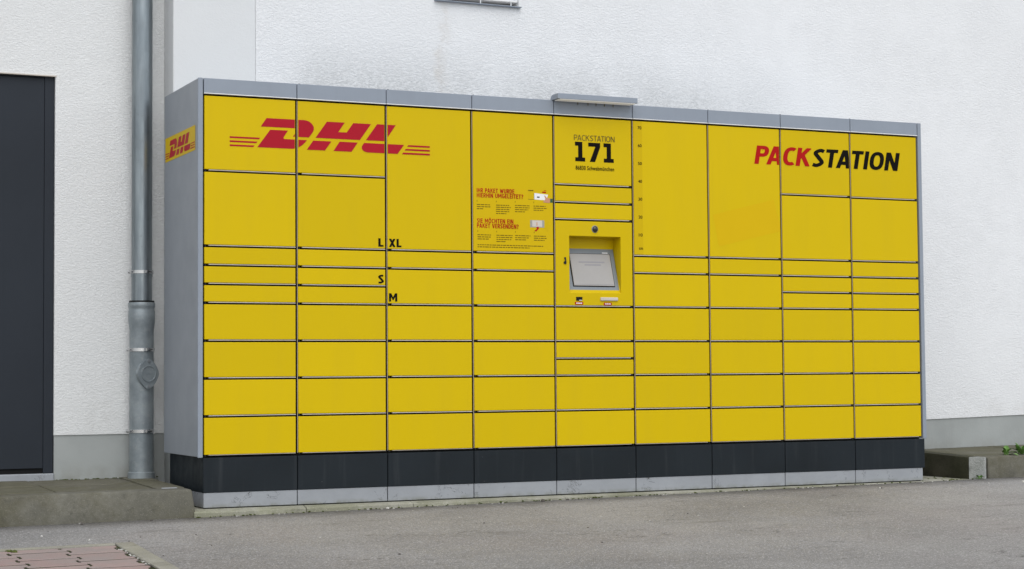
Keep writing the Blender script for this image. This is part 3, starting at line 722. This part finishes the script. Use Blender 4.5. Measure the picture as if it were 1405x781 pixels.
def strokes(s_, x0, x1, z0, z1, t=0.19, shear=0.0, gap=0.10, cap=None):
    """bold sans lettering drawn with strokes of even width, fitted between x0..x1 and the cap height z0..z1"""
    bm = new(); x = 0.0; lay = 0
    for ci, ch in enumerate(s_):
        nxt = s_[ci+1] if ci+1 < len(s_) else ' '
        w, lines = glyph(ch, t)
        b = new()
        for ln in lines:
            P_ = [Vector(p) for p in ln]; n = len(P_); L_, R_ = [], []
            closed = (P_[0]-P_[-1]).length < 1e-4 and n > 3
            for i in range(n):
                a_ = (P_[i]-P_[i-1]).normalized() if i else ((P_[0]-P_[-2]).normalized() if closed else None)
                c_ = (P_[i+1]-P_[i]).normalized() if i < n-1 else ((P_[1]-P_[0]).normalized() if closed else None)
                if a_ is None: a_ = c_
                if c_ is None: c_ = a_
                d_ = (a_+c_); d_ = d_.normalized() if d_.length > 1e-4 else a_
                nn = Vector((-d_.y, d_.x)); k_ = (t/2)/max(0.5, nn.dot(Vector((-a_.y, a_.x))))
                L_.append(b.verts.new((P_[i].x+nn.x*k_, -lay*0.00006, P_[i].y+nn.y*k_))); R_.append(b.verts.new((P_[i].x-nn.x*k_, -lay*0.00006, P_[i].y-nn.y*k_)))
            for i in range(n-1): b.faces.new((L_[i], R_[i], R_[i+1], L_[i+1]))
            lay += 1
        if ch != 'Ö':
            for co, no in (((0, 0, 0), (0, 0, -1)), ((0, 0, 1), (0, 0, 1))):
                bmesh.ops.bisect_plane(b, geom=list(b.verts)+list(b.edges)+list(b.faces), dist=1e-6, plane_co=co, plane_no=no, clear_outer=True)
        mp_ = {v: bm.verts.new((v.co.x+x, v.co.y, v.co.z)) for v in b.verts}
        for f in b.faces: bm.faces.new([mp_[v] for v in f.verts])
        b.free(); x += w+gap + {'PA': -0.09, 'TA': -0.08, 'AT': -0.08, 'ST': -0.03, 'AC': -0.02}.get(ch+nxt, 0.0)
    tot = x-gap
    H_ = z1-z0; sc = (x1-x0-shear*H_)/tot
    for v in bm.verts: v.co = Vector((x0+v.co.x*sc+shear*v.co.z*H_, v.co.y, z0+v.co.z*H_))
    return bm
LOGO = [
[(0.135, 1.8615), (0.294, 1.8615), (0.288, 1.853), (0.135, 1.853)],
[(0.135, 1.841), (0.280, 1.841), (0.2735, 1.8325), (0.135, 1.8325)],
[(0.135, 1.8205), (0.2645, 1.8205), (0.258, 1.812), (0.135, 1.812)],
[(0.297, 1.919), (0.328, 1.9635), (0.525, 1.9635), (0.541, 1.962), (0.555, 1.9575), (0.566, 1.950), (0.5745, 1.9405), (0.5795, 1.930), (0.580, 1.917), (0.5765, 1.907), (0.570, 1.897), (0.5535, 1.8755), (0.468, 1.8755), (0.486, 1.9035), (0.4885, 1.911), (0.4865, 1.917), (0.481, 1.919)],
[(0.279, 1.8125), (0.347, 1.905), (0.441, 1.905), (0.4185, 1.8705), (0.4175, 1.865), (0.422, 1.861), (0.543, 1.861), (0.532, 1.8475), (0.519, 1.8355), (0.504, 1.825), (0.487, 1.817), (0.467, 1.813), (0.45, 1.8125)],
[(0.589, 1.8755), (0.651, 1.962), (0.748, 1.962), (0.7125, 1.911), (0.7585, 1.911), (0.795, 1.962), (0.893, 1.962), (0.831, 1.8755)],
[(0.577, 1.8605), (0.675, 1.8605), (0.640, 1.812), (0.542, 1.812)],
[(0.720, 1.8615), (0.819, 1.8615), (0.785, 1.812), (0.686, 1.812)],
[(0.927, 1.963), (1.031, 1.963), (0.9705, 1.876), (0.864, 1.876)],
[(0.854, 1.8615), (1.077, 1.8615), (1.041, 1.8125), (0.875, 1.8125), (0.860, 1.815), (0.848, 1.8215), (0.8415, 1.831), (0.8415, 1.843)],
[(1.1015, 1.8615), (1.2235, 1.8615), (1.2235, 1.853), (1.0955, 1.853)],
[(1.087, 1.841), (1.2235, 1.841), (1.2235, 1.8325), (1.081, 1.8325)],
[(1.072, 1.821), (1.2235, 1.821), (1.2235, 1.812), (1.0655, 1.812)]]
YP = -0.0012
decal('logo_print', polys(LOGO), MAT['red'], YP)
decal('word_print', strokes('PACK', 3.242, 3.640, 1.854, 1.961, 0.185, 0.19, 0.045), MAT['red2'], YP)
decal('word_print', strokes('STATION', 3.636, 4.271, 1.853, 1.961, 0.185, 0.19, 0.075), MAT['black'], YP)
for s, a, b, z0, z1 in (('L', 0.931, 0.960, 1.323, 1.3665), ('XL', 0.990, 1.060, 1.3225, 1.3655), ('S', 0.929, 0.961, 1.131, 1.1765), ('M', 0.989, 1.035, 1.0375, 1.0805)):
    decal('size_letter', strokes(s, a, b, z0, z1, 0.20), MAT['black'], YP)
decal('station_name', strokes('PACKSTATION', 2.079, 2.331, 1.9345, 1.9655, 0.10, 0.0, 0.10), MAT['thin'], YP)
one = [(0, 1), (.73, 1), (.73, .2), (1, .2), (1, 0), (.02, 0), (.02, .2), (.31, .2), (.31, .8), (0, .8)]
sev = [(0, 1), (1, 1), (1, .8), (.56, 0), (.12, 0), (.59, .8), (0, .8)]
def put(p, x0, x1, z0, z1): return [(x0+(x1-x0)*u, z0+(z1-z0)*v) for u, v in p]
decal('station_number', polys([put(one, 2.085, 2.147, 1.8195, 1.927), put(sev, 2.167, 2.241, 1.8195, 1.9255), put(one, 2.262, 2.325, 1.8195, 1.926)]), MAT['black'], YP)
decal('place_name', text('86830 Schwabmünchen', 2.088, 2.326, 1.7725, 1.7955, 0.012, 0.0, 1.08), MAT['black'], YP)
# information panel on the fourth column
decal('info_sticker', polys([rect(1.474, 1.9475, 1.3165, 1.655)]), MAT['sticker'], -0.0007)
for s, a, b, z0, z1 in (('IHR PAKET WURDE', 1.493, 1.714, 1.6265, 1.650), ('HIERHIN UMGELEITET?', 1.493, 1.767, 1.6, 1.6235), ('SIE MÖCHTEN EIN', 1.493, 1.707, 1.4635, 1.4930), ('PAKET VERSENDEN?', 1.493, 1.738, 1.437, 1.4605)):
    decal('heading_print', strokes(s, a, b, z0, z1 if 'Ö' not in s else z1-0.006, 0.165, 0.0, 0.13), MAT['red2'], YP)
q = random.Random(21); ps = []
def para(x, z, w, n):
    for k in range(n):
        xx = x; end = x + w*(q.uniform(0.85, 1.0) if k < n-1 else q.uniform(0.5, 0.85))
        while xx < end-0.004:
            l = min(q.uniform(0.008, 0.026), end-xx); ps.append(rect(xx, xx+l, z-k*0.0112-0.0046, z-k*0.0112)); xx += l+0.0035
for x, z, w, n in ((1.493, 1.564, 0.088, 3), (1.606, 1.564, 0.090, 5), (1.718, 1.566, 0.090, 4), (1.829, 1.566, 0.085, 3),
                   (1.496, 1.402, 0.080, 3), (1.607, 1.402, 0.096, 4), (1.718, 1.403, 0.095, 3), (1.830, 1.403, 0.080, 3)):
    para(x, z, w, n)
    ps.append(rect(x, x+0.003, z+0.013, z+0.021))
para(1.496, 1.3485, 0.395, 2)
decal('paragraph_print', polys(ps), MAT['fine'], YP)
decal('picture_print', polys([rect(1.797, 1.835, 1.600, 1.6485)]), MAT['ruler'], YP)
decal('picture_print', polys([rect(1.797, 1.829, 1.644, 1.650), rect(1.797, 1.831, 1.5985, 1.6005)]), MAT['thin'], YP)
decal('picture_print', polys([[(1.832, 1.600), (1.905, 1.597), (1.918, 1.628), (1.832, 1.635)]]), MAT['white'], YP)
decal('picture_print', polys([rect(1.882, 1.905, 1.637, 1.644), rect(1.892, 1.906, 1.648, 1.651)]), MAT['red2'], YP-0.0003)
decal('picture_print', polys([rect(1.850, 1.866, 1.610, 1.616)]), MAT['black'], YP-0.0006)
decal('picture_print', polys([[(1.886, 1.586), (1.926, 1.583), (1.933, 1.607), (1.908, 1.612), (1.898, 1.624), (1.894, 1.622), (1.901, 1.604)]]), MAT['skin'], YP-0.0006)
decal('picture_print', polys([rect(1.930, 1.945, 1.585, 1.607)]), MAT['pgreen'], YP-0.0006)
decal('picture_print', polys([rect(1.808, 1.893, 1.448, 1.487)]), MAT['pgrey'], YP)
decal('picture_print', polys([rect(1.820, 1.880, 1.452, 1.486)]), MAT['lip'], YP-0.0003)
decal('picture_print', polys([[(1.893, 1.487), (1.917, 1.487), (1.917, 1.424), (1.893, 1.447)]]), MAT['ruler'], YP)
decal('picture_print', polys([[(1.832, 1.428), (1.845, 1.427), (1.861, 1.444), (1.856, 1.453), (1.845, 1.449), (1.848, 1.440)]]), MAT['red2'], YP-0.0006)
decal('picture_print', polys([rect(1.846, 1.851, 1.458, 1.476)]), MAT['skin'], YP-0.0006)
# measuring scale and the darker rectangle left by an old sticker
decal('scale_strip', polys([rect(2.452, 2.506, 1.314, 2.058)]), MAT['ruler'], -0.0007)
for k in range(7):
    zc = 2.0235-0.1*k
    decal('scale_number', text(str(70-10*k), 2.478, 2.502, zc-0.0085, zc+0.0085, 0.012), MAT['black'], YP)
decal('scale_number', text('cm', 2.479, 2.503, 1.341, 1.353, 0.012), MAT['black'], YP)
decal('sticker_ghost', polys([[(2.962, 1.551), (3.371, 1.651), (3.420, 1.47), (2.998, 1.372)]]), MAT['ghost'], -0.0007)
# small logo sticker on the end panel
sd = [o for o in lk.children if o.name == 'side_panel'][0]
def side(name, ps, mat, xoff):
    bm = new()
    for p in ps: bm.faces.new([bm.verts.new((-EE-xoff, y, z)) for y, z in p]).normal_update()
    bmesh.ops.triangulate(bm, faces=list(bm.faces)); 
    o = build(name, bm, mat, sd)
    return o
side('logo_sticker', [[(0.050, 1.791), (0.650, 1.791), (0.650, 1.918), (0.050, 1.918)]], MAT['sticker'], 0.001)
lx0, lx1, lz0, lz1 = 0.135, 1.2235, 1.812, 1.9635
side('logo_print', [[(0.648-(x-lx0)/(lx1-lx0)*0.59, 1.806+(z-lz0)/(lz1-lz0)*0.090) for x, z in p] for p in LOGO], MAT['red'], 0.0018)

# ------------------------------------------------------------------ downpipe
px, py = -0.118, YD-0.085
dp = tag(empty('downpipe', (px, py, 0.11)), 'round zinc downpipe on the white wall between dark door and lockers', 'downpipe')
bm = new(); lathe(bm, [(0.0545, 1.03), (0.0545, 6.38)], px, py, 48); build('upper_pipe', bm, MAT['zinc'], dp, smooth=True)
bm = new(); lathe(bm, [(0.0575, 1.190), (0.0575, 1.226)], px, py, 48); build('pipe_sleeve', bm, MAT['zinc'], dp, smooth=True)
bm = new(); lathe(bm, [(0.064, 0.12), (0.064, 0.905), (0.0665, 0.925), (0.0700, 0.955), (0.0705, 1.005), (0.0680, 1.012), (0.0680, 1.022), (0.0715, 1.030), (0.0715, 1.046), (0.0685, 1.052), (0.056, 1.052)], px, py, 48)
build('lower_pipe', bm, MAT['cast'], dp, smooth=True)
bm = new(); lathe(bm, [(0.055, 1.0535), (0.0675, 1.0535), (0.0665, 1.062), (0.055, 1.062)], px, py, 48); build('rubber_seal', bm, MAT['rubber'], dp, smooth=True)
bm = new(); lathe(bm, [(0.071, 0.095), (0.071, 0.148), (0.066, 0.152)], px, py, 40); build('base_collar', bm, MAT['cast'], dp, smooth=True)
for z, r in ((1.215, 0.0585), (0.800, 0.0655), (0.368, 0.0655)):
    bm = new(); n = 48; prof = [(r, z-0.0085), (r+0.0035, z-0.0085), (r+0.0035, z+0.0085), (r, z+0.0085)]
    lathe(bm, prof, px, py, n); cl = build('clamp', bm, MAT['chrome'], dp, smooth=True)
    for s in (-1, 1):
        a = R(-90+s*22 if s > 0 else 195)
        c_ = Vector((px+(r+0.007)*math.cos(a), py+(r+0.007)*math.sin(a), z)); t = Vector((-math.sin(a), math.cos(a), 0))
        bm = new(); cyl(bm, c_-t*0.016, c_+t*0.016, 0.0055, 10); cyl(bm, c_-t*0.020, c_-t*0.014, 0.009, 6); build('clamp_screw', bm, MAT['chrome'], cl)
    bm = new(); cyl(bm, (px+r, py, z-0.012), (px+r+0.012, YD+0.02, z-0.014), 0.005, 8); build('wall_bracket', bm, MAT['chrome'], cl)
# rhombic inspection cover turned toward the yard
ic = Vector((px+0.016, py-0.0635, 0.672)); an = R(14)
def rot(p): return Vector((ic.x+p[0]*math.cos(an)-p[1]*math.sin(an), ic.y+p[0]*math.sin(an)+p[1]*math.cos(an), ic.z+p[2]))
bm = new(); out = []
for k in range(48):
    a = 2*math.pi*k/48; rr_ = 0.058/max(abs(math.cos(a)), 1e-6) if False else 0
    cx_, cz_ = math.cos(a), math.sin(a)
    e = (abs(cx_/0.060)**1.45 + abs(cz_/0.080)**1.45)**(-1/1.45)
    out.append((e*cx_, e*cz_))
fr = [bm.verts.new(rot((x, -0.014, z))) for x, z in out]; bk = [bm.verts.new(rot((x, 0.012, z))) for x, z in out]
bm.faces.new(fr); bm.faces.new(bk[::-1])
for k in range(48): bm.faces.new((fr[k], fr[(k+1) % 48], bk[(k+1) % 48], bk[k]))
cov = build('inspection_cover', bm, MAT['cast'], dp, 0.002)
bm = new(); n = 40; rings = []
for r, y in ((0.043, -0.0142), (0.0425, -0.019), (0.039, -0.019), (0.0375, -0.0148), (0.002, -0.0152)):
    rings.append([bm.verts.new(rot((r*math.cos(2*math.pi*k/n), y, r*math.sin(2*math.pi*k/n)))) for k in range(n)])
for a, b in zip(rings, rings[1:]):
    for k in range(n): bm.faces.new((a[k], a[(k+1) % n], b[(k+1) % n], b[k]))
build('cover_cap', bm, MAT['cast'], cov, smooth=True)
for z in (0.068, -0.068):
    bm = new(); cyl(bm, rot((0, -0.013, z)), rot((0, -0.021, z)), 0.007, 12); build('cover_screw', bm, MAT['chrome'], cov)
bm = new()
for a, b in ((-0.02, -0.004), (0.002, 0.008), (0.012, 0.022)):
    p = [rot((a, -0.0165, -0.004)), rot((b, -0.0165, -0.004)), rot((b, -0.0165, 0.003)), rot((a, -0.0165, 0.003))]
    qv = [rot((a, -0.0145, -0.004)), rot((b, -0.0145, -0.004)), rot((b, -0.0145, 0.003)), rot((a, -0.0145, 0.003))]
    P_ = [bm.verts.new(v) for v in p]; Q_ = [bm.verts.new(v) for v in qv]
    bm.faces.new(P_); bm.faces.new(Q_[::-1])
    for k in range(4): bm.faces.new((P_[k], P_[(k+1) % 4], Q_[(k+1) % 4], Q_[k]))
build('raised_lettering', bm, MAT['cast'], cov)

# ------------------------------------------------------------------ weeds, moss and grit
def weed(loc, n, size, seed, label):
    q = random.Random(seed); root = tag(empty('weed', loc), label, 'weed', 'weeds in the concrete joints')
    for k in range(n):
        a = q.uniform(0, 2*math.pi); el_ = q.uniform(0.35, 1.35); L = size*q.uniform(0.6, 1.15)
        d = Vector((math.cos(a)*math.cos(el_), math.sin(a)*math.cos(el_), math.sin(el_)))
        s = d.cross(Vector((0, 0, 1))).normalized(); up = s.cross(d)
        base = Vector(loc)+Vector((q.uniform(-1, 1), q.uniform(-1, 1), 0))*size*0.15
        bm = new(); W_ = L*q.uniform(0.13, 0.2); cen = []; le = []; ri = []
        for t, wv in ((0, 0.12), (0.3, 0.35), (0.55, 1.0), (0.8, 0.7), (1.0, 0.04)):
            c_ = base + d*L*t - Vector((0, 0, 1))*(t**2.2)*L*0.35
            cen.append(bm.verts.new(c_)); le.append(bm.verts.new(c_+s*W_*wv+up*W_*wv*0.35)); ri.append(bm.verts.new(c_-s*W_*wv+up*W_*wv*0.35))
        for i in range(4):
            bm.faces.new((cen[i], cen[i+1], le[i+1], le[i])); bm.faces.new((ri[i], ri[i+1], cen[i+1], cen[i]))
        build('leaf', bm, MAT['leaf'], root, smooth=True, origin=base)
    return root
zt = lambda x, y: ztopR(x, y)-0.002
weed((5.075, 0.045, zt(5.075, 0.045)), 12, 0.10, 1, 'small sprawling green weed in the platform joint, the one farther from the edge')
weed((5.185, 0.040, zt(5.165, 0.040)), 22, 0.105, 2, 'bushier green weed growing on the platform beside the white wall')
weed((4.775, -0.062, gz(4.775, -0.06)-0.002), 7, 0.055, 3, 'tiny green weed at the foot of the pale kerb end stone')

q = random.Random(31)
def blob(bm, p, r, flat=0.7):
    g = bmesh.ops.create_icosphere(bm, subdivisions=1, radius=r)
    sx, sy = q.uniform(0.7, 1.4), q.uniform(0.7, 1.4); a = q.uniform(0, 6.3)
    for v in g['verts']:
        c_ = Vector((v.co.x*sx, v.co.y*sy, v.co.z*flat))*q.uniform(0.8, 1.2)
        v.co = Vector((c_.x*math.cos(a)-c_.y*math.sin(a), c_.x*math.sin(a)+c_.y*math.cos(a), c_.z)) + Vector(p)
bm = new()
for k in range(130):
    x = q.uniform(-0.06, 4.74)
    if q.random() < 0.45: x = q.choice((0.0, 0.25, 0.9, 1.45, 1.9, 2.2, 3.1))+q.gauss(0, 0.12)
    if x < -0.05 or x > 4.73: continue
    blob(bm, (x, -0.055-abs(q.gauss(0, 0.006)), gz(x, -0.06)+q.uniform(0, 0.006)), q.uniform(0.003, 0.007), 0.6)
for k in range(14):
    x = q.uniform(4.55, 4.75); blob(bm, (x, q.uniform(-0.03, 0.3), 0.0), q.uniform(0.004, 0.010), 0.4)
for k in range(70):
    x = q.uniform(-1.6, -0.68); blob(bm, (x, YE+0.0005+q.uniform(-0.006, 0.003), gz(x, YE)+0.014), q.uniform(0.003, 0.007), 0.6)
for k in range(14):
    blob(bm, (-1.098+q.gauss(0, 0.012), YE-0.02+q.gauss(0, 0.015), gz(-1.1, YE)+0.020), q.uniform(0.006, 0.012), 0.6)
for k in range(60):
    y = q.uniform(-1.7, YE); blob(bm, (XE-0.001, y, gz(XE, y)+0.015), q.uniform(0.004, 0.008), 0.6)
for k in range(60):
    x = q.uniform(-0.55, 0.0); blob(bm, (x, YD-0.002, ztopL(x, YD)), q.uniform(0.003, 0.007), 0.5)
build('moss', bm, MAT['moss'], origin=(0, 0, 0), smooth=True)
tag(bpy.data.objects['moss'], 'green moss in the joints and along the concrete strip', 'moss', kind='stuff')
bm = new()
for k in range(70):
    x = q.uniform(-0.05, 4.7); blob(bm, (x, -0.06-abs(q.gauss(0, 0.02)), gz(x, -0.07)+0.001), q.uniform(0.002, 0.006), 0.7)
for k in range(70):
    x, y = q.uniform(-1.4, 5.5), -0.1-abs(q.gauss(0, 0.9)); blob(bm, (x, y, gz(x, y)+0.001), q.uniform(0.002, 0.0055), 0.6)
for x, y, r in ((-0.62, -0.10, 0.011), (-0.28, -0.085, 0.008), (0.95, -0.07, 0.010), (1.83, -0.085, 0.014), (1.98, -0.08, 0.009), (2.55, -0.09, 0.008), (-0.87, -0.45, 0.007), (-0.70, -0.66, 0.008), (3.9, -0.25, 0.010), (4.9, -0.3, 0.010)):
    blob(bm, (x, y, gz(x, y)+r*0.4), r, 0.7)
for k in range(40):
    y = q.uniform(-1.6, YE-0.03); blob(bm, (XE-0.006+q.gauss(0, 0.006), y, gz(XE, y)+0.020), q.uniform(0.003, 0.006), 0.7)
build('gravel', bm, MAT['grit'], origin=(0, 0, 0))
tag(bpy.data.objects['gravel'], 'loose grit and pebbles scattered on the asphalt', 'gravel', kind='stuff')
